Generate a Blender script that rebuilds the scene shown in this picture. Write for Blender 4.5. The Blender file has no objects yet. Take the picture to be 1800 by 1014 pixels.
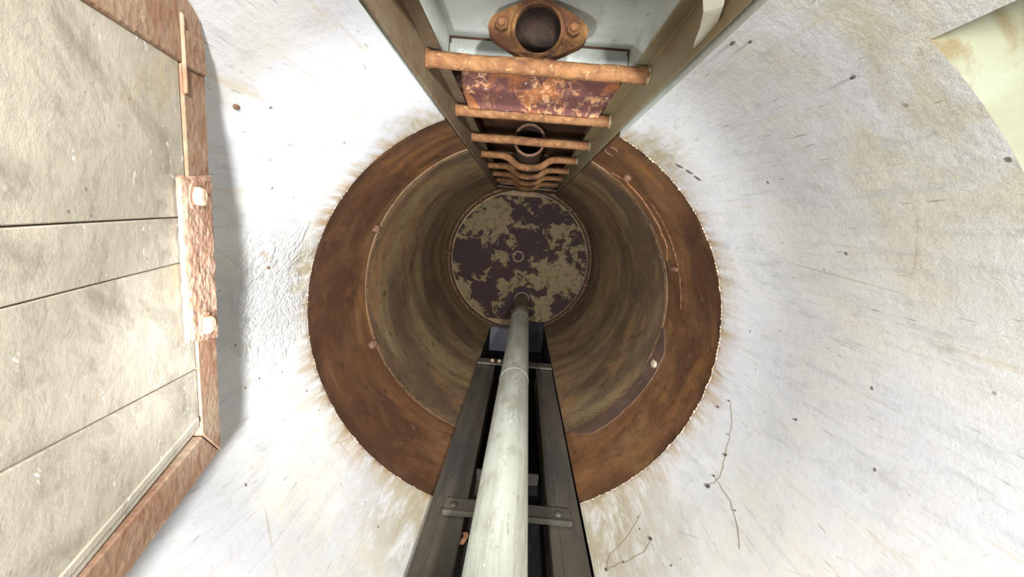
import bpy, bmesh, math, random
from mathutils import Vector, Matrix, noise
random.seed(7)
S = bpy.context.scene
C = S.collection
Z0 = 2.575                      # height of the eye above the shaft floor
AX = (-0.007, -0.218)           # shaft axis as seen from the eye
R = 0.45

# ---------------------------------------------------------------- camera, light, exposure
cam_d = bpy.data.cameras.new('camera'); cam = bpy.data.objects.new('camera', cam_d); C.objects.link(cam)
cam_d.sensor_width = 36; cam_d.sensor_fit = 'HORIZONTAL'; cam_d.lens = 36 * 720 / 1800
cam_d.clip_start = 0.01
rx = Vector((.9961, .0833, -.0278)).normalized()
bk = Vector((.0147, .1535, .988)); bk = (bk - rx * bk.dot(rx)).normalized()
up = bk.cross(rx)
M = Matrix((rx, up, bk)).transposed().to_4x4(); M.translation = (0, 0, Z0)
cam.matrix_world = M
S.camera = cam
S.view_settings.view_transform = 'Standard'; S.view_settings.look = 'None'
S.view_settings.gamma = 1; S.view_settings.use_curve_mapping = False
S.view_settings.exposure = 0.16
w = bpy.data.worlds.new('world'); S.world = w; w.use_nodes = True
w.node_tree.nodes['Background'].inputs[0].default_value = (.93, .96, 1, 1)
w.node_tree.nodes['Background'].inputs[1].default_value = .72

def spot(name, loc, aim, power, size, radius, blend=1, col=(1, 1, 1)):
    l = bpy.data.lights.new(name, 'SPOT'); l.energy = power; l.spot_size = math.radians(size); l.spot_blend = blend
    l.shadow_soft_size = radius; l.color = col
    o = bpy.data.objects.new(name, l); C.objects.link(o); o.location = Vector(loc) + Vector((0, 0, Z0))
    o.rotation_euler = (Vector(aim) - Vector(loc)).to_track_quat('-Z', 'Y').to_euler()
    return o
def point(name, loc, power, radius, col=(1, 1, 1)):
    l = bpy.data.lights.new(name, 'POINT'); l.energy = power; l.shadow_soft_size = radius; l.color = col
    o = bpy.data.objects.new(name, l); C.objects.link(o); o.location = Vector(loc) + Vector((0, 0, Z0)); return o
spot('torch_light', (-.100, -.107, -.05), (-.01, -.20, -2.5), 74, 86, .014, 1, (.95, .97, 1))
point('hand_lamp', (-.070, -.075, .0), .34, .022, (.88, .93, 1))
spot('shaft_fill', (.199, .122, .47), (-.05, -.22, -2.0), 100, 140, .024, 1, (1, .985, .96))  # added fill spot above the eye, evens the light down the shaft

# ---------------------------------------------------------------- material helper
class Nd:
    def __init__(s, name, rough=.8, metal=0, spec=.5):
        s.m = bpy.data.materials.new(name); s.m.use_nodes = True
        s.t = s.m.node_tree; s.n = s.t.nodes; s.b = s.n['Principled BSDF']
        s.b.inputs['Metallic'].default_value = metal; s.b.inputs['Roughness'].default_value = rough
        s.b.inputs['Specular IOR Level'].default_value = spec
        s.co = s.n.new('ShaderNodeTexCoord').outputs['Object']
        s.col = None; s.h = None
    def link(s, a, b): s.t.links.new(a, b)
    def math(s, op, a, b=None, clamp=False):
        q = s.n.new('ShaderNodeMath'); q.operation = op; q.use_clamp = clamp
        for i, v in enumerate((a, b)):
            if v is None: continue
            if isinstance(v, (int, float)): q.inputs[i].default_value = v
            else: s.link(v, q.inputs[i])
        return q.outputs[0]
    def noise(s, scale, detail=6, rough=.6, dist=0, off=0):
        mp = s.n.new('ShaderNodeMapping'); s.link(s.co, mp.inputs[0])
        mp.inputs['Scale'].default_value = scale if isinstance(scale, tuple) else (scale,) * 3
        mp.inputs['Location'].default_value = (off, off * .7, off * 1.3)
        q = s.n.new('ShaderNodeTexNoise'); s.link(mp.outputs[0], q.inputs[0])
        q.inputs['Scale'].default_value = 1; q.inputs['Detail'].default_value = detail
        q.inputs['Roughness'].default_value = rough; q.inputs['Distortion'].default_value = dist
        return q.outputs[0]
    def voro(s, scale, feature='F1', off=0):
        mp = s.n.new('ShaderNodeMapping'); s.link(s.co, mp.inputs[0])
        mp.inputs['Scale'].default_value = scale if isinstance(scale, tuple) else (scale,) * 3
        mp.inputs['Location'].default_value = (off, off, off)
        q = s.n.new('ShaderNodeTexVoronoi'); q.feature = feature; s.link(mp.outputs[0], q.inputs[0]); q.inputs['Scale'].default_value = 1
        return q.outputs[0]
    def rng(s, v, a, b, c=0, d=1, smooth=False):
        q = s.n.new('ShaderNodeMapRange'); s.link(v, q.inputs[0])
        for i, x in enumerate((a, b, c, d)): q.inputs[i + 1].default_value = x
        if smooth: q.interpolation_type = 'SMOOTHSTEP'
        return q.outputs[0]
    def axis(s, i):
        q = s.n.new('ShaderNodeSeparateXYZ'); s.link(s.co, q.inputs[0]); return q.outputs[i]
    def dist(s, p, scale=(1, 1, 1)):
        q = s.n.new('ShaderNodeVectorMath'); q.operation = 'SUBTRACT'; s.link(s.co, q.inputs[0]); q.inputs[1].default_value = p
        r = s.n.new('ShaderNodeVectorMath'); r.operation = 'MULTIPLY'; s.link(q.outputs[0], r.inputs[0]); r.inputs[1].default_value = scale
        l = s.n.new('ShaderNodeVectorMath'); l.operation = 'LENGTH'; s.link(r.outputs[0], l.inputs[0]); return l.outputs['Value']
    def base(s, c): 
        q = s.n.new('ShaderNodeRGB'); q.outputs[0].default_value = (*c, 1); s.col = q.outputs[0]; return s
    def over(s, fac, c):
        q = s.n.new('ShaderNodeMix'); q.data_type = 'RGBA'
        if isinstance(fac, (int, float)): q.inputs[0].default_value = fac
        else: s.link(fac, q.inputs[0])
        s.link(s.col, q.inputs[6]); q.inputs[7].default_value = (*c, 1); s.col = q.outputs[2]; return s
    def mul(s, *f):
        o = f[0]
        for g in f[1:]: o = s.math('MULTIPLY', o, g)
        return o
    def height(s, v, k=1):
        v = s.math('MULTIPLY', v, k); s.h = v if s.h is None else s.math('ADD', s.h, v); return s
    def done(s, strength=.5, dist=.004, rough=None):
        s.link(s.col, s.b.inputs['Base Color'])
        if rough is not None: s.link(rough, s.b.inputs['Roughness'])
        if s.h is not None:
            q = s.n.new('ShaderNodeBump'); q.inputs['Strength'].default_value = strength; q.inputs['Distance'].default_value = dist
            s.link(s.h, q.inputs['Height']); s.link(q.outputs[0], s.b.inputs['Normal'])
        return s.m

def white_wall():
    s = Nd('white_painted_concrete', .75, 0, .25).base((.72, .722, .71))
    big = s.noise(2.6, 4, .55, .6)
    s.over(s.rng(big, .42, .62, 0, .8), (.62, .63, .70))                 # cool film of paint
    s.over(s.rng(s.noise(3.4, 5, .6, .8, 5), .50, .66, 0, .7), (.70, .665, .57))
    s.over(s.rng(s.noise((12, 12, 5), 8, .78, .9, 15), .48, .66, 0, .7), (.54, .545, .56))
    # warm dirt by the opening high on the right
    d = s.dist((.28, .13, 0 - .30), (1, 1, 1.2)); nn = s.noise(9, 6, .65, 1.2, 3)
    s.over(s.mul(s.rng(d, .05, .34, 1, 0), s.rng(nn, .40, .62, .1, .75)), (.52, .48, .32))
    # long brush and trowel marks that run down the shaft
    st = s.noise((90, 90, 9), 6, .7, .2)
    s.over(s.rng(st, .54, .68, 0, .5), (.47, .475, .49))
    s.over(s.rng(s.noise((300, 300, 24), 3, .6, .1, 9), .655, .73, 0, .8), (.27, .24, .20))
    s.over(s.rng(s.noise((70, 70, 5), 4, .6, .3, 2), .60, .74, 0, .5), (.58, .48, .32))
    # rust bleeding up from the joint with the steel
    z = s.axis(2); edge = s.noise((16, 16, 5), 6, .65, .6, 7)
    up = s.rng(s.math('SUBTRACT', s.math('SUBTRACT', z, 0 - .87), s.math('MULTIPLY', edge, .17)), -.085, .0, 1, 0)
    s.over(s.mul(up, s.rng(s.noise((55, 55, 6), 5, .75, .3, 4), .38, .60, .05, 1)), (.40, .27, .13))
    s.over(s.mul(s.rng(z, 0 - .875, 0 - .853, 1, 0), s.rng(s.noise(70, 4, .7, 0, 1), .42, .55, 0, .9)), (.20, .12, .06))
    # grimy corners beside the ladder and beside the rails
    for p, k in (((.22, -.62, 0 - .78), .22), ((-.19, -.62, 0 - .80), .16), ((.24, .16, 0 - .82), .10), ((-.44, -.13, 0 - .82), .09), ((-.22, .17, 0 - .84), .09)):
        s.over(s.mul(s.rng(s.dist(p, (1, 1, .7)), k * .25, k, 1, 0), s.rng(s.noise((38, 38, 9), 6, .7, .6, 6), .36, .56, .1, .85)), (.36, .31, .19))
    # bare lumpy render on the left
    lump = s.rng(s.dist((-.43, -.16, 0 - .73), (1, 1, .8)), .07, .17, 1, 0)
    lump = s.mul(lump, s.rng(s.noise(14, 4, .6, .5, 8), .38, .5, 0, 1))
    s.over(s.math('MULTIPLY', lump, .8), (.52, .52, .51))
    s.over(s.rng(s.noise((25, 25, 12), 7, .8, .5, 31), .56, .66, 0, .45), (.44, .43, .40))
    s.over(s.rng(s.dist((-.36, .02, -.62)), .02, .12, .35, 0), (.45, .43, .40))
    # specks and pin holes
    v = s.voro(24, 'F1', 2)
    s.over(s.mul(s.rng(v, .045, .075, 1, 0), s.rng(s.noise(6, 2, .5, 0, 6), .5, .56, 0, .9)), (.14, .11, .09))
    # fine cracks
    cr = s.voro((7, 7, 3.2), 'DISTANCE_TO_EDGE', 1)
    s.over(s.mul(s.rng(cr, .0, .008, 1, 0), s.rng(s.noise(5, 3, .5, 0, 4), .56, .64, 0, .8)), (.40, .28, .18))
    s.height(st, .35).height(s.noise(60, 6, .7), .35).height(big, 1.0)
    s.height(s.mul(lump, s.noise(75, 3, .55, 1.0, 3)), 3.5)
    return s.done(.35, .006)

def steel(name, c0, c1, c2, c3, bands=0.5):
    s = Nd(name, .62, .15, .35).base(c0)
    s.over(s.rng(s.noise(4.5, 7, .65, 1.0), .42, .58, 0, .9), c1)
    s.over(s.rng(s.noise((1.5, 1.5, 4.2), 6, .6, .6, 4), .44, .58, 0, bands), c2)
    s.over(s.rng(s.noise((14, 14, 6), 7, .7, .8, 14), .46, .64, 0, .6), tuple(x * .72 for x in c0))
    s.over(s.rng(s.noise((2.5, 2.5, 5), 7, .7, .8, 8), .54, .68, 0, .8), c3)
    s.over(s.rng(s.noise(38, 5, .7, .4, 2), .62, .74, 0, .5), (.30, .19, .11))
    s.over(s.rng(s.noise(26, 5, .7, .2, 11), .58, .70, 0, .7), (.045, .026, .016))
    s.over(s.rng(s.noise(7, 7, .75, .6, 21), .56, .68, 0, .6), (.06, .032, .018))
    s.over(s.mul(s.rng(s.axis(2), -.93, -.872, 0, .8), s.rng(s.noise(12, 5, .7), .40, .55)), (.055, .028, .016))
    sc = s.noise((9, 9, 120), 3, .6, .3, 3)
    s.over(s.rng(sc, .66, .74, 0, .3), (.34, .25, .17))
    s.height(s.noise(50, 6, .7), .7).height(sc, .3).height(s.noise(7, 3, .5, 0, 4), 1.2)
    return s.done(.35, .004, s.rng(s.noise(12, 4, .6), .3, .7, .75, .48))

def rusty(name, c0=(.36, .17, .075), c1=(.50, .29, .15), c2=(.13, .06, .035), hi=(.62, .47, .33), pale=.5, scale=1, bump=.7):
    s = Nd(name, .82, .05, .25).base(c0)
    s.over(s.rng(s.noise(28 * scale, 6, .65, .6), .42, .62, 0, .9), c1)
    s.over(s.rng(s.noise(17 * scale, 7, .7, .8, 4), .54, .66, 0, .85), c2)
    s.over(s.rng(s.noise(85 * scale, 4, .7, .3, 7), .60, .70, 0, pale), hi)
    s.height(s.noise(75 * scale, 6, .7), 1).height(s.voro(170 * scale), .5)
    return s.done(bump, .003)

M_wall = white_wall()
M_steel1 = steel('rust_brown_steel', (.175, .082, .036), (.235, .125, .055), (.075, .034, .018), (.31, .135, .042), .9)
M_steel2 = steel('olive_brown_steel', (.28, .175, .092), (.31, .24, .125), (.12, .080, .050), (.36, .20, .085), .95)
M_rung = rusty('rung_rust', (.15, .066, .028), (.26, .13, .055), (.065, .030, .020), (.50, .31, .14), .65)
M_frame = rusty('door_frame_rust', (.33, .185, .115), (.43, .33, .23), (.25, .125, .07), (.58, .47, .36), .35, .8, .35)
M_strap = rusty('strap_rust', (.42, .24, .16), (.50, .33, .24), (.30, .155, .09), (.64, .49, .37), .45, .9, .7)
M_flange = rusty('flange_rust', (.10, .042, .022), (.20, .10, .032), (.05, .022, .016), (.40, .30, .24), .30, .8, .7)
M_pipein = rusty('pipe_bore_rust', (.07, .04, .03), (.10, .06, .04), (.03, .02, .016), (.14, .09, .06), .2)
M_bore = rusty('shaded_bore', (.022, .014, .010), (.04, .024, .015), (.010, .007, .006), (.06, .035, .02), .3)  # near black: darkness inside the pipe mouth put into the colour
M_weld = rusty('weld_rust', (.15, .08, .05), (.20, .115, .07), (.07, .04, .025), (.48, .36, .28), .35, 1.2)

def stringer_mat():
    s = Nd('ladder_olive_paint', .55, .1, .45).base((.21, .165, .085))
    s.over(s.rng(s.noise((9, 9, 3), 5, .6, .5), .42, .62, 0, .8), (.25, .25, .165))
    s.over(s.rng(s.noise((12, 12, 2.5), 6, .65, .6, 5), .50, .66, 0, .8), (.27, .15, .075))
    s.over(s.rng(s.noise((55, 55, 9), 4, .7, 0, 2), .62, .72, 0, .5), (.12, .08, .05))
    s.height(s.noise((70, 70, 20), 5, .7), 1); return s.done(.3, .002)
M_string = stringer_mat()
M_string2 = rusty('ladder_brown_paint', (.15, .10, .058), (.19, .145, .09), (.10, .062, .036), (.26, .19, .12), .3, .5, .25)

def plate_mat():
    s = Nd('blistered_rust_plate', .8, .05, .3).base((.115, .045, .038))
    s.over(s.rng(s.noise(13, 6, .65, .8, 3), .50, .58, 0, 1), (.28, .10, .035))
    s.over(s.mul(s.rng(s.noise(70, 5, .75, .8, 4), .50, .58, 0, 1), s.rng(s.noise(11, 3, .6, .4, 6), .46, .56, 0, 1)), (.52, .27, .13))
    s.over(s.rng(s.noise((50, 90, 50), 4, .7, .6, 9), .66, .70, 0, 1), (.72, .69, .66))
    s.over(s.mul(s.rng(s.axis(0), .012, .028, 1, 0), s.rng(s.noise(60, 4, .7, 0, 2), .3, .5, .3, 1)), (.05, .03, .03))
    s.height(s.noise(70, 6, .75), 1); return s.done(.9, .004)
M_plate = plate_mat()

def disc_mat():
    s = Nd('floor_plate_patina', .8, 0, .12).base((.036, .021, .020))
    p = s.noise(11, 9, .68, .35, 3.4)
    for q, r, k in (((-.19, .25, 0), .16, .28), ((.27, -.10, 0), .19, .26), ((.16, -.30, 0), .12, .2), ((-.08, -.17, 0), .10, .22), ((-.36, -.20, 0), .10, .24), ((-.26, -.34, 0), .10, .2), ((.22, .16, 0), .12, .14),
                    ((-.28, -.02, 0), .14, -.25), ((.02, .05, 0), .10, -.2), ((-.16, -.20, 0), .08, -.2)):
        p = s.math('ADD', p, s.rng(s.dist(q), 0, r, k, 0, True))
    f = s.rng(p, .525, .55)
    s.over(f, (.185, .135, .078))
    s.over(s.mul(f, s.rng(s.noise(9, 5, .6, .5, 2), .42, .6, 0, .7)), (.16, .14, .065))
    s.over(s.mul(f, s.rng(s.noise(34, 5, .7, .3, 5), .52, .62, 0, .8)), (.07, .048, .034))
    s.over(s.rng(s.noise(48, 5, .7, .3, 8), .60, .70, 0, .5), (.13, .10, .065))
    s.height(f, 1).height(s.noise(60, 5, .7), .4); return s.done(.4, .003, s.rng(p, .51, .55, .7, .85))
M_disc = disc_mat()

def pole_mat():
    s = Nd('weathered_galvanised_paint', .5, .15, .5).base((.40, .42, .35))
    s.over(s.rng(s.noise((18, 18, 2.5), 6, .65, .4), .42, .64, 0, .8), (.53, .54, .47))
    s.over(s.rng(s.noise((14, 14, 5), 6, .7, .8, 6), .54, .66, 0, .8), (.26, .25, .18))
    s.over(s.rng(s.noise((40, 40, 3), 5, .7, .3, 16), .50, .62, 0, .7), (.30, .30, .24))
    s.over(s.rng(s.noise((22, 22, 9), 6, .75, .8, 26), .56, .66, 0, .6), (.24, .21, .14))
    s.over(s.rng(s.noise((160, 160, 22), 4, .75, .2, 3), .62, .70, 0, .85), (.16, .14, .11))
    s.over(s.rng(s.noise((130, 130, 45), 4, .75, .2, 8), .64, .70, 0, .9), (.78, .78, .74))
    s.height(s.noise((130, 130, 30), 5, .7), 1); return s.done(.35, .0015)
M_pole = pole_mat()

def rail_mat():
    s = Nd('dark_grimy_rail_steel', .45, .35, .5).base((.075, .068, .060))
    s.over(s.rng(s.noise((8, 8, 2), 5, .6, .5), .40, .64, 0, .9), (.15, .13, .095))
    s.over(s.rng(s.noise((60, 60, 6), 5, .7, .2, 3), .58, .7, 0, .5), (.21, .19, .16))
    s.height(s.noise((60, 60, 8), 5, .7), 1); return s.done(.25, .002)
M_rail = rail_mat()
M_slot = Nd('shaded_slot_steel', .7, .1, .2).base((.012, .012, .014)); M_slot.over(M_slot.rng(M_slot.noise(16, 5, .6, .5), .5, .65, 0, .8), (.03, .03, .035)); M_slot = M_slot.done()  # near black: shade of the deep slot painted into the steel

def niche_mat():
    s = Nd('pale_green_grey_paint', .7, 0, .3).base((.62, .65, .61))
    s.over(s.rng(s.noise(7, 5, .6, .8, 3), .45, .62, 0, .8), (.50, .52, .47))
    s.over(s.rng(s.noise((16, 16, 7), 6, .65, .8), .56, .70, 0, .8), (.38, .35, .22))
    s.over(s.rng(s.noise((60, 60, 30), 5, .75, .6, 5), .63, .70, 0, .9), (.22, .19, .15))
    s.height(s.noise(45, 6, .7), 1); return s.done(.35, .003)
M_niche = niche_mat()

def leaf_mat():
    s = Nd('beige_cement_panel', .75, 0, .25).base((.55, .495, .405))
    s.over(s.rng(s.noise(7, 5, .6, .8, 2), .42, .60, 0, .9), (.44, .405, .32))
    s.over(s.rng(s.noise(10, 6, .7, 1.2, 7), .48, .62, 0, .85), (.31, .285, .22))
    s.over(s.rng(s.noise(8, 5, .6, .5, 12), .56, .68, 0, .7), (.56, .43, .24))
    s.over(s.rng(s.noise(40, 7, .75, .6, 22), .50, .68, 0, .5), (.25, .23, .19))
    s.over(s.rng(s.noise((150, 45, 60), 4, .7, .5, 5), .655, .70, 0, 1), (.85, .84, .80))
    s.over(s.rng(s.noise((60, 18, 24), 3, .6, .5, 15), .70, .73, 0, 1), (.88, .87, .84))
    s.over(s.mul(s.rng(s.voro(75, 'F1', 3), .05, .10, .7, 0), s.rng(s.noise(9), .5, .56)), (.12, .10, .08))
    s.height(s.noise(55, 7, .75), 1).height(s.noise((30, 12, 20), 5, .7, .6, 4), .8); return s.done(.32, .0025)
M_leaf = leaf_mat()

def recess_mat():
    s = Nd('green_stained_concrete', .8, 0, .25).base((.17, .175, .12))
    s.over(s.rng(s.noise(8, 6, .65, .8, 3), .44, .62, 0, .8), (.20, .215, .165))
    s.over(s.rng(s.noise(10, 6, .65, 1.2, 9), .50, .62, 0, .9), (.12, .09, .045))
    s.height(s.noise(50, 6, .7), 1); return s.done(.35, .003)
M_recess = recess_mat()
M_ledge = Nd('grey_ledge_paint', .8, 0, .2).base((.34, .36, .33)); M_ledge.over(M_ledge.rng(M_ledge.noise(18, 6, .7, .6), .45, .62, 0, .9), (.44, .46, .43)); M_ledge.over(M_ledge.rng(M_ledge.noise(70, 5, .75, .6, 5), .60, .68, 0, .9), (.16, .13, .10)); M_ledge.height(M_ledge.noise(60, 6, .7)); M_ledge = M_ledge.done(.5, .003)
M_seam = rusty('seam_rust', (.10, .055, .03), (.15, .08, .045), (.05, .03, .02), (.40, .28, .20), .5, 1.6)
M_flake = rusty('paint_flake_edge', (.52, .40, .29), (.66, .56, .46), (.18, .11, .07), (.78, .70, .62), .6, 1)
M_bolt = rusty('bolt_rust', (.60, .42, .27), (.68, .52, .36), (.46, .28, .15), (.78, .66, .50), .5, 1)
M_strip = Nd('pale_glossy_paint', .4, 0, .5).base((.47, .46, .37)); M_strip.over(M_strip.rng(M_strip.noise(22, 5, .6), .45, .65, 0, .8), (.34, .30, .20)); M_strip.height(M_strip.noise(80, 4, .6)); M_strip = M_strip.done(.3, .001)
M_dark = Nd('dark_dirt', .9).base((.05, .035, .028)).done()
M_web = Nd('grey_brown_cobweb', .9).base((.30, .25, .20)).done()
M_dry = Nd('dry_orange_leaf', .8).base((.55, .27, .14)).done()

# ---------------------------------------------------------------- mesh helpers (coordinates from the eye, z down is negative)
def link(name, bm, mats, parent=None, base=(0, 0, 0), smooth=False):
    me = bpy.data.meshes.new(name)
    b = Vector(base)
    bmesh.ops.recalc_face_normals(bm, faces=bm.faces)
    for v in bm.verts: v.co = v.co - b
    bm.to_mesh(me); bm.free()
    for m in (mats if isinstance(mats, (list, tuple)) else [mats]): me.materials.append(m)
    if smooth:
        for p in me.polygons: p.use_smooth = True
    o = bpy.data.objects.new(name, me); C.objects.link(o)
    if parent: o.parent = parent; o.location = b - Vector(parent['eye_base']) if 'eye_base' in parent else b
    else: o.location = b + Vector((0, 0, Z0))
    o['eye_base'] = tuple(b)
    return o
def tag(o, label=None, cat=None, group=None, kind=None):
    for k, v in (('label', label), ('category', cat), ('group', group), ('kind', kind)):
        if v: o[k] = v
    return o
def thing(name, label, cat, base, group=None):
    o = bpy.data.objects.new(name, None); C.objects.link(o); o.empty_display_size = .05
    o.location = Vector(base) + Vector((0, 0, Z0)); o['eye_base'] = tuple(base)
    return tag(o, label, cat, group)
def box(bm, x0, x1, y0, y1, z0, z1, bev=0):
    r = bmesh.ops.create_cube(bm, size=1)
    for v in r['verts']: v.co = Vector(((x0 + x1) / 2 + v.co.x * (x1 - x0), (y0 + y1) / 2 + v.co.y * (y1 - y0), (z0 + z1) / 2 + v.co.z * (z1 - z0)))
    if bev:
        es = list({e for v in r['verts'] for e in v.link_edges})
        bmesh.ops.bevel(bm, geom=es, offset=bev, segments=2, affect='EDGES')
    return bm
def tube(bm, pts, rad, seg=16, cap=True, wob=0, seed=0):
    rings = []; pts = [Vector(p) for p in pts]
    prev = None
    for i, p in enumerate(pts):
        d = (pts[min(i + 1, len(pts) - 1)] - pts[max(i - 1, 0)]).normalized()
        a = Vector((0, 0, 1)) if abs(d.z) < .9 else Vector((0, 1, 0))
        if prev is not None: a = prev
        u = (a - d * a.dot(d)).normalized(); v = d.cross(u); prev = u
        r = rad[i] if isinstance(rad, (list, tuple)) else rad
        ring = []
        for k in range(seg):
            t = 2 * math.pi * k / seg
            rr = r * (1 + wob * noise.noise(Vector((p.x * 60 + seed, p.y * 60 + math.cos(t) * 2, p.z * 60 + math.sin(t) * 2))))
            ring.append(bm.verts.new(p + (u * math.cos(t) + v * math.sin(t)) * rr))
        rings.append(ring)
    for A, B in zip(rings, rings[1:]):
        for k in range(seg): bm.faces.new((A[k], A[(k + 1) % seg], B[(k + 1) % seg], B[k]))
    if cap: bm.faces.new(rings[0][::-1]); bm.faces.new(rings[-1])
    return bm
def prism(bm, poly, n, off0, off1):
    n = Vector(n)
    a = [bm.verts.new(Vector(p) + n * off0) for p in poly]; b = [bm.verts.new(Vector(p) + n * off1) for p in poly]
    bm.faces.new(a[::-1]); bm.faces.new(b)
    for i in range(len(a)): bm.faces.new((a[i], a[(i + 1) % len(a)], b[(i + 1) % len(a)], b[i]))
    return bm
def on_wall(th, z, r=R): t = math.radians(th); return Vector((AX[0] + r * math.cos(t), AX[1] + r * math.sin(t), z))
def revolve(bm, prof, seg=128, cx=AX[0], cy=AX[1], close=True):
    rings = [[bm.verts.new((cx + r * math.cos(2 * math.pi * k / seg), cy + r * math.sin(2 * math.pi * k / seg), z)) for k in range(seg)] for r, z in prof]
    L = list(zip(rings, rings[1:])) + ([(rings[-1], rings[0])] if close else [])
    for A, B in L:
        for k in range(seg): bm.faces.new((A[k], A[(k + 1) % seg], B[(k + 1) % seg], B[k]))
    return bm
def lump(bm, p, r, sub=2, seed=0, sq=(1, 1, 1)):
    q = bmesh.ops.create_icosphere(bm, subdivisions=sub, radius=1)
    for v in q['verts']:
        k = 1 + .35 * noise.noise(v.co * 1.7 + Vector((seed, seed * 2, 0)))
        v.co = Vector((v.co.x * sq[0], v.co.y * sq[1], v.co.z * sq[2])) * r * k + Vector(p)
    return bm
def cut(o, cutters):
    for c in cutters:
        m = o.modifiers.new('b', 'BOOLEAN'); m.operation = 'DIFFERENCE'; m.solver = 'EXACT'; m.object = c
        m.material_mode = 'TRANSFER'
    bpy.context.view_layer.update()
    dg = bpy.context.evaluated_depsgraph_get()
    me = bpy.data.meshes.new_from_object(o.evaluated_get(dg)); o.modifiers.clear(); old = o.data; o.data = me; me.name = o.name
    bpy.data.meshes.remove(old)

# ---------------------------------------------------------------- the shaft
ZT = .34
def cutter(fn, mat):
    bm = bmesh.new(); fn(bm); return link('cutter', bm, mat)
NX0, NX1, NB = -.178, .178, .345          # ladder recess
SX0, SX1, SB = -.155, .186, -.80          # rail slot
def block(name, z0, z1, r, mat, cuts, seg=192):
    bm = revolve(bmesh.new(), [(r, z1), (r, z0), (.98, z0), (.98, z1)], seg)
    o = link(name, bm, mat); tag(o, kind='structure'); cut(o, cuts)
    for c in cuts: bpy.data.objects.remove(c)
    me = o.data
    for p in me.polygons: p.use_smooth = False
    return o
def sector(bm):
    a = [on_wall(t, 0, .42) for t in range(-40, 54, 4)] + [on_wall(53.7, 0, .42), on_wall(53.7, 0, .72)] + [on_wall(t, 0, .72) for t in range(52, -41, -4)]
    prism(bm, a, (0, 0, 1), -.303, .22)
wall_up = block('wall_upper', -.87, ZT, R, M_wall, [
    cutter(lambda b: box(b, NX0, NX1, 0, NB + .012, -.90, .5), M_niche),
    cutter(lambda b: box(b, SX0, SX1, SB, -.3, -1, .5), M_slot),
    cutter(sector, M_recess)])
wall_mid = block('wall_middle', -1.21, -.87, R + .003, M_steel1, [
    cutter(lambda b: box(b, NX0, NX1, 0, NB, -1.3, -.8), M_steel1), cutter(lambda b: box(b, SX0, SX1, SB, -.3, -1.3, -.8), M_slot)])
wall_low = block('wall_lower', -2.575, -1.21, R + .0015, M_steel2, [
    cutter(lambda b: box(b, NX0, NX1, 0, NB, -2.6, -1.2), M_steel2), cutter(lambda b: box(b, SX0, SX1, SB, -.3, -2.6, -1.2), M_slot)])
bm = bmesh.new(); revolve(bm, [(.98, -2.575), (.98, -2.62), (.001, -2.62), (.001, -2.575)], 96)
tag(link('floor', bm, M_steel2), kind='structure')

# ragged edge of plaster above the steel, weld seams: trims
def seam(name, z, r, mat, amp, th0, th1, rad, step=.5, pieces=False, seed=0):
    bm = bmesh.new(); pts = []; rads = []
    t = th0
    while t <= th1:
        q = noise.noise(Vector((t * .35, seed, 0))) + .6 * noise.noise(Vector((t * 1.3, seed, 4)))
        pts.append(on_wall(t, z + q * amp * .6, r - abs(q) * amp * .3)); rads.append(rad * (.45 + abs(noise.noise(Vector((t * .9, seed, 9)))) * 2.2))
        t += step
    tube(bm, pts, rads, 6)
    o = link(name, bm, mat); tag(o, kind='structure'); return o
seam('trim_1', -.869, R + .001, M_flake, .007, -64.5, 65, .0016, .3, seed=3)
seam('trim_2', -.869, R + .001, M_flake, .006, 115.5, 247, .0010, .3, seed=5)
seam('trim_3', -1.212, R - .001, M_seam, .014, -64.5, 65, .0022, .5, seed=7)
seam('trim_4', -1.212, R - .001, M_seam, .014, 115.5, 249, .0022, .5, seed=11)
def curved_patch(name, t0, t1, z0, z1, r, mat, seed):
    bm = bmesh.new(); rows = []
    n = 60
    for i in range(n + 1):
        t = t0 + (t1 - t0) * i / n; w = .006 * noise.noise(Vector((i * .22, seed, 0))) ; f = min(1, i / 8, (n - i) / 8)
        a = z0 + .5 * (z1 - z0) * (1 - f) * .7
        rows.append([bm.verts.new(on_wall(t, zz, rr)) for zz, rr in ((z0, r), (z0, r - .0035), (z1 - (z1 - z0) * (1 - f) * .8 + w, r - .0035), (z1 - (z1 - z0) * (1 - f) * .8 + w, r))])
    for A, B in zip(rows, rows[1:]):
        for k in range(4): bm.faces.new((A[k], A[(k + 1) % 4], B[(k + 1) % 4], B[k]))
    bm.faces.new(rows[0][::-1]); bm.faces.new(rows[-1])
    return tag(link(name, bm, mat), kind='structure')
curved_patch('trim_9', -63, -6, -1.208, -1.135, R + .003, steel('dull_purple_steel', (.12, .07, .05), (.16, .10, .075), (.09, .05, .038), (.15, .08, .05), .6), 3)
curved_patch('trim_10', 20, 58, -1.19, -1.15, R + .003, M_steel1, 8)
seam('trim_5', -1.10, R + .001, M_steel1, .005, 4, 42, .0016, .5, seed=13)
seam('trim_6', -2.573, R - .006, M_seam, .004, -64, 64, .006, .6, seed=17)
seam('trim_7', -2.573, R - .006, M_seam, .004, 116, 249, .006, .6, seed=19)
# ledge across the ladder recess above the rusty plate
bm = box(bmesh.new(), NX0 + .001, NX1 - .001, .314, NB + .011, -.975, -.869, .004)
tag(link('trim_8', bm, M_ledge), kind='structure')

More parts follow.
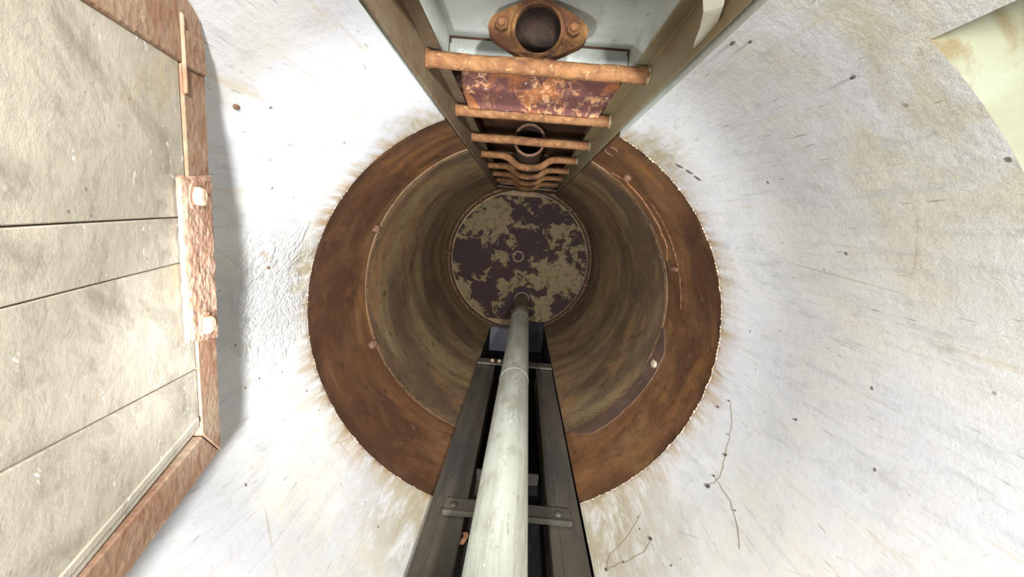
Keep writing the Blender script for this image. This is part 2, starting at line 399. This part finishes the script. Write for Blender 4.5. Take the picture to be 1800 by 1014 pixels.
# ---------------------------------------------------------------- floor plate
fp = thing('floor_plate', 'round rust-patched steel plate covering the bottom of the shaft', 'plate', (AX[0], AX[1], -2.575))
def clipped_disc(bm, r, z0, z1, y_lo, y_hi):
    pts = []
    for k in range(120):
        t = 2 * math.pi * k / 120; pts.append((AX[0] + r * math.cos(t), max(y_lo, min(y_hi, AX[1] + r * math.sin(t))), 0))
    prism(bm, pts, (0, 0, 1), z0, z1)
bm = bmesh.new(); clipped_disc(bm, .420, -2.574, -2.560, -.60, .175)
link('disc', bm, M_disc, fp, (AX[0], AX[1], -2.575))
bm = revolve(bmesh.new(), [(.443, -2.574), (.443, -2.548), (.434, -2.544), (.430, -2.574)], 120)
link('rim', bm, M_seam, fp, (AX[0], AX[1], -2.575))
bm = revolve(bmesh.new(), [(.036, -2.560), (.036, -2.550), (.031, -2.545), (.026, -2.550), (.026, -2.560)], 32, -.016, -.192)
link('boss_ring', bm, rusty('boss', (.24, .17, .11), (.33, .27, .18), (.08, .05, .04), (.6, .55, .42), .6), fp, (-.016, -.192, -2.56))
bm = bmesh.new(); box(bm, -.060, -.030, -.188, -.176, -2.560, -2.548, .002); link('latch', bm, M_weld, fp, (-.045, -.182, -2.56))

# ---------------------------------------------------------------- ladder
lad = thing('ladder', 'steel ladder with rusty rungs and olive side rails in the wall recess', 'ladder', (0, .23, -2.56))
WX = .175
def stringer(sgn):
    bm = bmesh.new(); t = .005
    prof = [(WX, .200), (WX, .262), (WX - .024, .262), (WX - .024, .257), (WX - t, .257), (WX - t, .200)]
    prism(bm, [(sgn * x, y, 0) for x, y in prof], (0, 0, 1), -2.572, ZT)
    bmesh.ops.bevel(bm, geom=[e for e in bm.edges if abs((e.verts[0].co - e.verts[1].co).z) > 1], offset=.0012, segments=1, affect='EDGES')
    return bm
for s_ in (-1, 1): link('side_rail', stringer(s_), M_string if s_ > 0 else M_string2, lad, (s_ * WX, .23, -2.56))
# weld line where flange meets web
for k in range(10):
    z = -.12 - .272 * k + (.0 if k else 0)
    z = -.668 - .2765 * (k - 2)
    bent = k >= 5
    n = 40; pts = []
    for i in range(n + 1):
        x = -.169 + .338 * i / n; dy = 0
        if bent: dy = -.036 * (1 / (1 + math.exp((abs(x) - .058) / .011)))
        pts.append((x, .238 + dy, z + .002 * math.sin(x * 40 + k)))
    if -.668 - .2765 * (k - 2) < -2.5: break
    bm = tube(bmesh.new(), pts, (.0122), 14, wob=.07, seed=k * 3.3)
    o = link('rung', bm, M_rung, lad, (0, .238, z), smooth=True)
    if bent: o['label'] = 'rusty rung with a bend in its middle'
    for s_ in (-1, 1):
        wb = bmesh.new(); tube(wb, [(s_ * .1690, .238, z), (s_ * .1640, .238, z)], [.0145, .0127], 12, wob=.2, seed=k)
        q = link('weld', wb, M_string if s_ > 0 else M_rung, o, (s_ * .168, .238, z)); 
for s_ in range(1):
    bm = box(bmesh.new(), -.168, .168, .205, .210, -2.565, -2.36, .001); link('kick_plate', bm, M_steel2, lad, (0, .207, -2.45))
# curved pale strap on the right side rail
def ribbon(bm, pts, wdir, wd, th):
    W = Vector(wdir).normalized()
    P = [Vector(p) for p in pts]; rows = []
    for i, p in enumerate(P):
        d = (P[min(i + 1, len(P) - 1)] - P[max(i - 1, 0)]).normalized(); nn = d.cross(W).normalized()
        rows.append([bm.verts.new(p + W * a * wd / 2 + nn * b * th / 2) for a, b in ((-1, -1), (1, -1), (1, 1), (-1, 1))])
    for A, B in zip(rows, rows[1:]):
        for k in range(4): bm.faces.new((A[k], A[(k + 1) % 4], B[(k + 1) % 4], B[k]))
    bm.faces.new(rows[0][::-1]); bm.faces.new(rows[-1]); return bm
pts = [(.132, .233, -.40), (.142, .228, -.402), (.152, .223, -.410), (.160, .216, -.425), (.166, .212, -.445), (.171, .209, -.470), (.178, .207, -.492)]
bm = ribbon(bmesh.new(), pts, (.35, -.1, .55), .020, .004)
o = link('strap', bm, M_strip, lad, (.16, .216, -.43), smooth=False); o['label'] = 'pale curved strap'

# ---------------------------------------------------------------- pipes in the recess
def pipe(parent, c, r, ri, z0, z1, mat, name='pipe'):
    bm = revolve(bmesh.new(), [(r, z0), (r, z1), (ri, z1), (ri, z0)], 48, c[0], c[1]); 
    o = link(name, bm, [mat], parent, (c[0], c[1], z0), smooth=False); return o
fc = (-.004, .303)
ft = thing('flanged_pipe', 'rusty open pipe with two-bolt oval flange above the top rung in view', 'pipe', (fc[0], fc[1], -.75))
bm = bmesh.new()
el = [(fc[0], fc[1], -.700), (fc[0], fc[1], -.715), (fc[0], fc[1] + .003, -.728), (fc[0], fc[1] + .010, -.740), (fc[0], fc[1] + .022, -.750), (fc[0], fc[1] + .05, -.757)]
tube(bm, el, .040, 40, cap=False)
link('pipe', bm, M_pipein, ft, (fc[0], fc[1], -.7), smooth=True)
poly = []
for k in range(96):
    t = 2 * math.pi * k / 96
    # hull of three circles: big in the middle, one small at each ear
    d = Vector((math.cos(t), math.sin(t)))
    h = max(.0465, .055 * abs(d.x) + .0215)
    poly.append((d, h))
hp = []
for k in range(96):
    (d0, h0), (d1, h1) = poly[k - 1], poly[(k + 1) % 96]
    d, h = poly[k]; dh = (h1 - h0) / (2 * 2 * math.pi / 96)
    tn = Vector((-d.y, d.x)); q = d * h + tn * dh; hp.append((fc[0] + q.x * 1.02, fc[1] + q.y * 1.0, 0))
bm = bmesh.new(); N = 96; zt, zb = -.694, -.712
out_t = [bm.verts.new((p[0], p[1], zt)) for p in hp]; out_b = [bm.verts.new((p[0], p[1], zb)) for p in hp]
in_t = [bm.verts.new((fc[0] + .036 * math.cos(2 * math.pi * k / N), fc[1] + .036 * math.sin(2 * math.pi * k / N), zt)) for k in range(N)]
in_b = [bm.verts.new((v.co.x, v.co.y, zb)) for v in in_t]
for A, B in ((out_t, out_b), (in_b, in_t), (in_t, out_t), (out_b, in_b)):
    for k in range(N): bm.faces.new((A[k], A[(k + 1) % N], B[(k + 1) % N], B[k]))
b2 = bmesh.new(); tube(b2, [(fc[0], fc[1], -.7), (fc[0], fc[1], -.722), (fc[0], fc[1], -.738)], [.0358, .0356, .030], 40); bmesh.ops.delete(b2, geom=[f for f in b2.faces if len(f.verts) > 8 and f.calc_center_median().z > -.71], context='FACES_ONLY')
link('bore', b2, M_bore, ft, (fc[0], fc[1], -.7), smooth=True)
fl = link('flange', bm, M_flange, ft, (fc[0], fc[1], -.70))
bm = revolve(bmesh.new(), [(.0355, -.700), (.0355, -.690), (.041, -.690), (.043, -.694), (.043, -.700)], 48, *fc); link('collar', bm, M_flange, ft, (fc[0], fc[1], -.69))
for sx in (-.0565, .0545):
    bm = tube(bmesh.new(), [(fc[0] + sx, fc[1], -.702), (fc[0] + sx, fc[1], -.682)], .0105, 6); b_ = link('bolt', bm, M_flange, ft, (fc[0] + sx, fc[1], -.69))
    bm = tube(bmesh.new(), [(fc[0] + sx, fc[1], -.684), (fc[0] + sx, fc[1], -.676)], .0055, 14); link('bolt_end', bm, M_rung, b_, (fc[0] + sx, fc[1], -.68))
pc = (-.004, .268)
pt = thing('open_pipe', 'dark open pipe rising behind the third and fourth visible rungs', 'pipe', (pc[0], pc[1], -2.57))
pipe(pt, pc, .048, .043, -2.57, -1.36, M_pipein)
bm = revolve(bmesh.new(), [(.043, -1.361), (.043, -1.352), (.0505, -1.352), (.0505, -1.375), (.048, -1.375)], 48, *pc); link('pipe_lip', bm, M_weld, pt, (pc[0], pc[1], -1.36))

# rusty ledge plate and brown cover plate below it
bm = bmesh.new(); n = 28
g = [[bm.verts.new((-.176 + .352 * i / n, max(.239 + .074 * j / 10, .265 if i < 3 or i > n - 3 else 0) + (.003 * noise.noise(Vector((i * .5, 0, 3))) if j == 0 else 0), -.924 + .0018 * noise.noise(Vector((i * .6, j * .6, 1))))) for i in range(n + 1)] for j in range(11)]
lo = [[bm.verts.new((v.co.x, v.co.y, -.9305)) for v in row] for row in (g[0], g[-1])]
for j in range(10):
    for i in range(n): bm.faces.new((g[j][i], g[j][i + 1], g[j + 1][i + 1], g[j + 1][i]))
for i in range(n):
    bm.faces.new((lo[0][i + 1], g[0][i + 1], g[0][i], lo[0][i])) if False else bm.faces.new((g[0][i], lo[0][i], lo[0][i + 1], g[0][i + 1]))
    bm.faces.new((lo[0][i], lo[1][i], lo[1][i + 1], lo[0][i + 1])); bm.faces.new((g[-1][i], g[-1][i + 1], lo[1][i + 1], lo[1][i]))
tag(link('ledge_plate', bm, M_plate, base=(-.172, .239, -.93)), 'blistered dark red rusty plate spanning the recess below the flanged pipe', 'plate')

bp = thing('cover_plate', 'brown steel sheet standing behind the lower rungs of the ladder', 'plate', (0, .30, -1.6))
link('sheet', box(bmesh.new(), -.172, .172, .325, .331, -2.57, -1.12, .001), M_steel1, bp, (0, .32, -1.6))
for z in (-1.16, -1.55, -1.95, -2.3):
    link('rib', box(bmesh.new(), -.172, .172, .319, .325, z - .012, z + .012, .002), M_weld, bp, (0, .31, z))

# ---------------------------------------------------------------- pole
pl = thing('pole', 'pale grey-green steel pole standing on the floor plate before the dark slot', 'pole', (.030, -.462, -2.56))
top = Vector((-.0085, -.462, ZT)); bot = Vector((.030, -.462, -2.560))
def along(z): return bot.lerp(top, (z - bot.z) / (top.z - bot.z))
bm = tube(bmesh.new(), [along(z) for z in (-2.56, -2.0, -1.5, -1.0, -.5, 0, ZT)], .0435, 48); link('shaft', bm, M_pole, pl, bot, smooth=True)
for z in (-1.17, -1.98):
    bm = tube(bmesh.new(), [along(z - .004), along(z), along(z + .004)], [.0437, .0447, .0437], 48); link('joint_ring', bm, M_pole, pl, along(z), smooth=True)
bm = tube(bmesh.new(), [along(-2.561), along(-2.556)], .0455, 32); link('foot', bm, M_pole, pl, bot)

# ---------------------------------------------------------------- guide rails in the slot
def rail(x0, x1, sgn, label):
    t = thing('guide_rail', label, 'rail', ((x0 + x1) / 2, -.63, -1.78))
    xw = x0 if sgn < 0 else x1
    for nm, a in (('face', (x0, x1, -.622, -.615)), ('web', (min(xw, xw - sgn * .006), max(xw, xw - sgn * .006), -.685, -.622)), ('back_flange', (x0, x1, -.692, -.685)),
                  ('lip', ((x1 - .006, x1) if sgn < 0 else (x0, x0 + .006)) + (-.640, -.622))):
        link(nm, box(bmesh.new(), a[0], a[1], a[2], a[3], -1.78, ZT, .0012), M_rail, t, ((x0 + x1) / 2, -.63, -1.78))
    # raised ribs of the rolled profile
    link('rib', box(bmesh.new(), x0 + .020, x0 + .026, -.6155, -.612, -1.78, ZT, .001), M_rail, t, ((x0 + x1) / 2, -.63, -1.78))
    return t
rail(-.150, -.072, -1, 'dark steel guide rail in the slot left of the pole')
rail(.108, .178, 1, 'dark steel guide rail in the slot right of the pole')
cb = thing('cross_brace', 'dark flat brace bolted across both guide rails behind the pole', 'brace', (0, -.608, -.80))
link('bar', box(bmesh.new(), -.118, .155, -.6115, -.605, -.822, -.772, .0015), M_rail, cb, (0, -.608, -.80))
link('edge_lip', box(bmesh.new(), -.118, .155, -.605, -.598, -.776, -.770, .001), M_rail, cb, (0, -.602, -.773))
for x in (-.098, .128):
    bm = bmesh.new(); bmesh.ops.create_icosphere(bm, subdivisions=2, radius=.009); 
    for v in bm.verts: v.co = Vector((v.co.x, v.co.y * .5, v.co.z)) + Vector((x, -.603, -.797))
    link('rivet', bm, M_rail, cb, (x, -.603, -.797), smooth=True)
cb2 = thing('cross_brace', 'lower dark brace joining the ends of the guide rails', 'brace', (0, -.63, -1.72))
link('bar', box(bmesh.new(), -.150, .178, -.612, -.604, -1.78, -1.72, .0015), M_rail, cb2, (0, -.608, -1.75))
for x in (-.085, -.055):
    bm = tube(bmesh.new(), [(x, -.606, -1.745), (x, -.594, -1.745)], .008, 6); link('bolt', bm, M_bolt, cb2, (x, -.6, -1.745))
tp = thing('slot_cover', 'flat dark cover plate closing the slot behind the guide rails', 'plate', (0, -.66, -1.02))
link('sheet', box(bmesh.new(), -.150, .0, -.702, -.697, -1.03, ZT - .01, .001), M_rail, tp, (0, -.66, -1.02))
link('sheet', box(bmesh.new(), .001, .178, -.702, -.697, -1.03, ZT - .01, .001), M_slot, tp, (0, -.66, -1.02))  # right half of the same plate, coloured dark for the shadow side
link('end_flange', box(bmesh.new(), -.072, .100, -.696, -.664, -1.03, -1.022, .001), M_rail, tp, (0, -.66, -1.02))
sb = thing('slot_block', 'blue-grey painted block in the slot at the foot of the pole', 'block', (0, -.70, -2.574))
link('body', box(bmesh.new(), -.150, .020, -.795, -.640, -2.574, -2.50, .003), Nd('blue_grey_paint', .45, .1).base((.11, .115, .14)).done(), sb, (0, -.70, -2.574))
link('step', box(bmesh.new(), .021, .184, -.795, -.600, -2.574, -2.54, .002), M_slot, sb, (.1, -.70, -2.574))  # dark piece added for the shadow on the slot floor right of the pole
link('edge_strip', box(bmesh.new(), -.150, .020, -.648, -.640, -2.499, -2.494, .001), M_weld, sb, (0, -.70, -2.5))

# ---------------------------------------------------------------- hatch leaf on the left (door)
O = Vector((-.302, -.261, -.395)); e = Vector((.0588, .9936, .0962)); u = Vector((.327, -.1102, .9386)); nrm = Vector((.9432, -.0237, -.3314))
def L(s, t, k=0): return O + e * s + u * t + nrm * k
def lpoly(p): return [L(*q) for q in p]
door = bpy.data.objects.new('door_1', None); C.objects.link(door); door.location = O + Vector((0, 0, Z0)); door['eye_base'] = tuple(O); tag(door, kind='structure')
T1 = .43
def s0(t): return .17 * t            # the two sides lean
def s1(t): return .412 + .10 * t - (.0)
# backing plate
link('backing_plate', prism(bmesh.new(), lpoly([(s0(.006) + .004, .006), (.385, .006), (.405, .022), (s1(T1) - .004, T1), (s0(T1) + .004, T1)]), nrm, -.014, -.006), M_frame, door, O)
# frame members
def fr(poly, k0=-.006, k1=.0025, mat=M_frame, name='frame_bar', bev=.0012):
    bm = prism(bmesh.new(), lpoly(poly), nrm, k0, k1)
    bmesh.ops.bevel(bm, geom=list(bm.edges), offset=bev, segments=1, affect='EDGES')
    return link(name, bm, mat, door, L(*poly[0]))
fr([(0, 0), (.372, 0), (.372, .043), (.048, .043), (.0, .0)][:4] + [(.001, .002)])
fr([(.0015, .004), (.047, .044), (.060 + .1 * T1, T1), (s0(T1), T1)])
fr([(.3735, .0), (.392, .001), (.407, .010), (.413, .026), (.405 + .10 * T1, T1), (.369 + .045 * T1, T1), (.3665, .046)], -.006, .0035)
fr([(.364, .0035), (.3905, .0035), (.3905, .0405), (.364, .0405)], .0025, .0050, name='corner_plate')
fr([(.345, .0415), (.400, .0415), (.400, .0455), (.345, .0455)], .0025, .0055, name='edge_strip')
# cement slabs
jt = [(.0, None)]
def side_lo(t): return .0525 + .10 * t
def side_hi(t): return .3645 + .075 * t
j1 = lambda t: .105 + .255 * t
j2 = lambda t: .211 + .108 * t
j3 = lambda t: .2475 + .095 * t
t0, t1 = .0455, T1 - .003
gap = .00045
for a, b in ((side_lo, j1), (j1, j2), (j2, j3), (j3, side_hi)):
    k = random.uniform(-.0006, .0006)
    fr([(a(t0) + gap, t0), (b(t0) - gap, t0), (b(t1) - gap, t1), (a(t1) + gap, t1)], -.006, .0015 + k, M_leaf, 'slab', .0006)
# raised band along the lower side
fr([(.060 + .1 * .05, .05), (.066 + .1 * .05, .05), (.066 + .1 * t1, t1), (.060 + .1 * t1, t1)], .0012, .0030, M_leaf, 'bead', .0005)
# strap with two bolts
def rough_strap():
    bm = bmesh.new(); n = 40; m = 12
    def P(i, j):
        f = i / n; g = j / m
        lo_ = .132 + .020 * g; s = lo_ + (.284 - lo_) * f; a = .0075 + .002 * noise.noise(Vector((f * 14, 0, 1))); b = .0685 - .002 * f + .0022 * noise.noise(Vector((f * 16, 3, 1)))
        s += .0022 * noise.noise(Vector((g * 6, 5 if i == 0 else 8, 1))) * (1 if i in (0, n) else 0)
        return s, a + (b - a) * g
    topv = []; botv = []
    for i in range(n + 1):
        r1 = []; r0 = []
        for j in range(m + 1):
            s, t = P(i, j); h = .0078 + .0010 * noise.noise(Vector((i * .45, j * .5, 2)))
            if i in (0, n) or j in (0, m): h -= .0015
            r1.append(bm.verts.new(L(s, t, h))); r0.append(bm.verts.new(L(s, t, .003)))
        topv.append(r1); botv.append(r0)
    for i in range(n):
        for j in range(m): bm.faces.new((topv[i][j], topv[i + 1][j], topv[i + 1][j + 1], topv[i][j + 1]))
        for j in (0, m): bm.faces.new((topv[i][j], topv[i + 1][j], botv[i + 1][j], botv[i][j]))
    for j in range(m):
        for i in (0, n): bm.faces.new((topv[i][j], topv[i][j + 1], botv[i][j + 1], botv[i][j]))
    return bm
st = link('strap', rough_strap(), M_strap, door, L(.21, .03), smooth=False)
for s_, t_ in ((.2695, .047), (.158, .041)):
    bm = tube(bmesh.new(), [L(s_, t_, .006), L(s_, t_, .0125), L(s_, t_, .0145)], [.0082, .0080, .006], 6, wob=.15, seed=s_ * 90)
    link('bolt', bm, M_bolt, st, L(s_, t_, .012))
    bm = tube(bmesh.new(), [L(s_, t_, .006), L(s_, t_, .0088)], [.0125, .0118], 20, wob=.1); link('washer', bm, M_strap, st, L(s_, t_, .012))

# ---------------------------------------------------------------- small things on the steel and the wall
def lug(th, z, r, label, sq=(1, 1, 1), mat=None, name='weld_lug'):
    p = on_wall(th, z, R - .001)
    bm = lump(bmesh.new(), p, r, 2, th, sq)
    return tag(link(name, bm, mat or M_weld, base=p), label, 'lug')
lug(53.8, -1.103, .011, 'small square steel lug on the brown wall right of the ladder', (1, 1, 1.3))
lug(157.3, -1.175, .012, 'small weld lug on the brown wall left of the ladder', (1, 1, 1))
lug(-157.4, -1.185, .014, 'weld lug on the seam at the lower left of the shaft', (1, 1, 1.6))
lug(17.5, -1.130, .010, 'long thin weld lug on the seam at the right', (.8, .8, 2.4))
lug(-19.5, -1.164, .009, 'bright bent weld scrap on the seam at the lower right', (.8, 1.4, 2.2), M_flake)
# loop mark near the ladder foot of the upper band
bm = bmesh.new(); tube(bm, [on_wall(64 + 2.0 * math.cos(a), -1.0 + .032 * math.sin(a), R + .001) for a in [i * math.pi / 10 for i in range(3, 19)]], .0018, 6)
tag(link('steel_loop', bm, M_weld, base=on_wall(64, -1.0)), 'thin steel loop welded to the brown wall beside the ladder', 'loop')
for i, (th, z) in enumerate(((127.3, -2.50), (50, -2.50), (178, -2.50), (-15, -2.50))):
    p = on_wall(th, z, R - .004); bm = bmesh.new()
    d = (Vector((AX[0], AX[1], z)) - p).normalized()
    tube(bm, [p, p + d * .030], .006, 8)
    tag(link('floor_stud', bm, M_weld, base=p), ('rusty stud above the floor plate, left of the ladder', 'rusty stud above the floor plate, right of the ladder', 'rusty stud above the floor plate at the far left', 'rusty stud above the floor plate at the far right')[i], 'stud', 'studs around the floor plate')

def strand(pts, r, label, debris=()):
    t = thing('cobweb', label, 'cobweb', on_wall(*pts[0]))
    path = []
    for (a, z), (b, y) in zip(pts, pts[1:]):
        for k in range(6):
            f = k / 6; th = a + (b - a) * f; zz = z + (y - z) * f
            path.append(on_wall(th + .35 * noise.noise(Vector((th * 2, zz * 60, 1))), zz + .004 * noise.noise(Vector((th, zz * 50, 5))), R - .0012))
    link('strand', tube(bmesh.new(), path, r * .6, 5), M_web, t, path[0])
    for th, z, q in debris:
        p = on_wall(th, z, R - .002); link('crumb', lump(bmesh.new(), p, q * .65, 1, th), M_dark, t, p)
    return t
strand([(-11.1, -.77), (-15, -.74), (-22, -.712), (-27, -.69), (-30.3, -.701)], .0009, 'dusty cobweb strand with dark crumbs on the right wall below the steel edge', [(-11.3, -.775, .003), (-14.6, -.80, .004), (-22, -.712, .0045), (-27.6, -.705, .003), (-30.3, -.700, .006), (-18, -.735, .002)])
strand([(-27.6, -.70), (-28, -.64), (-30, -.60), (-33, -.56)], .0007, 'yellowish hairline strand running down the right wall', [(-28.5, -.62, .002)])
strand([(-49, -.76), (-55, -.72), (-60, -.70), (-61.5, -.675), (-57, -.672), (-51.3, -.675), (-49, -.69)], .0011, 'hooked cobweb strand on the wall beside the right guide rail', [(-61.5, -.672, .004), (-49, -.692, .005), (-57, -.674, .0025), (-50, -.755, .002)])
for th, z, q, lb in ((63.5, -.413, .0022, 'tiny dark speck on the white wall right of the ladder'), (64.8, -.428, .003, 'larger dark speck on the white wall beside the ladder'), (53.5, -.368, .0025, 'dark speck on the white wall under the recess on the right'), (134.7, -.462, .005, 'brown scab on the white wall beside the door corner'), (166.2, -.709, .0045, 'small hook-shaped scab on the lumpy left wall'), (-5, -.60, .0025, 'lone dark speck on the lower right wall')):
    p = on_wall(th, z, R - .001); tag(link('dirt_speck', lump(bmesh.new(), p, q * .6, 2, th, (1, 1, 1.5)), M_dark if q < .004 else M_weld, base=p), lb, 'speck', 'specks on the white wall')
for i, (th, z) in enumerate(((51.8, -.79), (49.6, -.775), (47.5, -.765))):
    a = on_wall(th, z, R - .001); b = on_wall(th - 1.6, z + .012, R - .001)
    tag(link('paint_chip', tube(bmesh.new(), [a, (a + b) / 2, b], [.0008, .0022, .0006], 6), M_dark, base=a), ('dark chip nearest the ladder above the steel edge', 'middle dark chip of the row above the steel edge', 'dark chip furthest from the ladder above the steel edge')[i], 'chip', 'dark chips above the steel edge')
p = Vector((-.066, -.640, -.745)); bm = bmesh.new()
ribbon(bm, [p + Vector((0, 0, -.018)), p + Vector((.004, .003, -.006)), p + Vector((.001, .006, .008)), p + Vector((-.003, .004, .018))], (1, .2, 0), .010, .002)
tag(link('dry_leaf', bm, M_dry, base=p), 'curled orange dry leaf caught behind the pole under the brace', 'leaf')
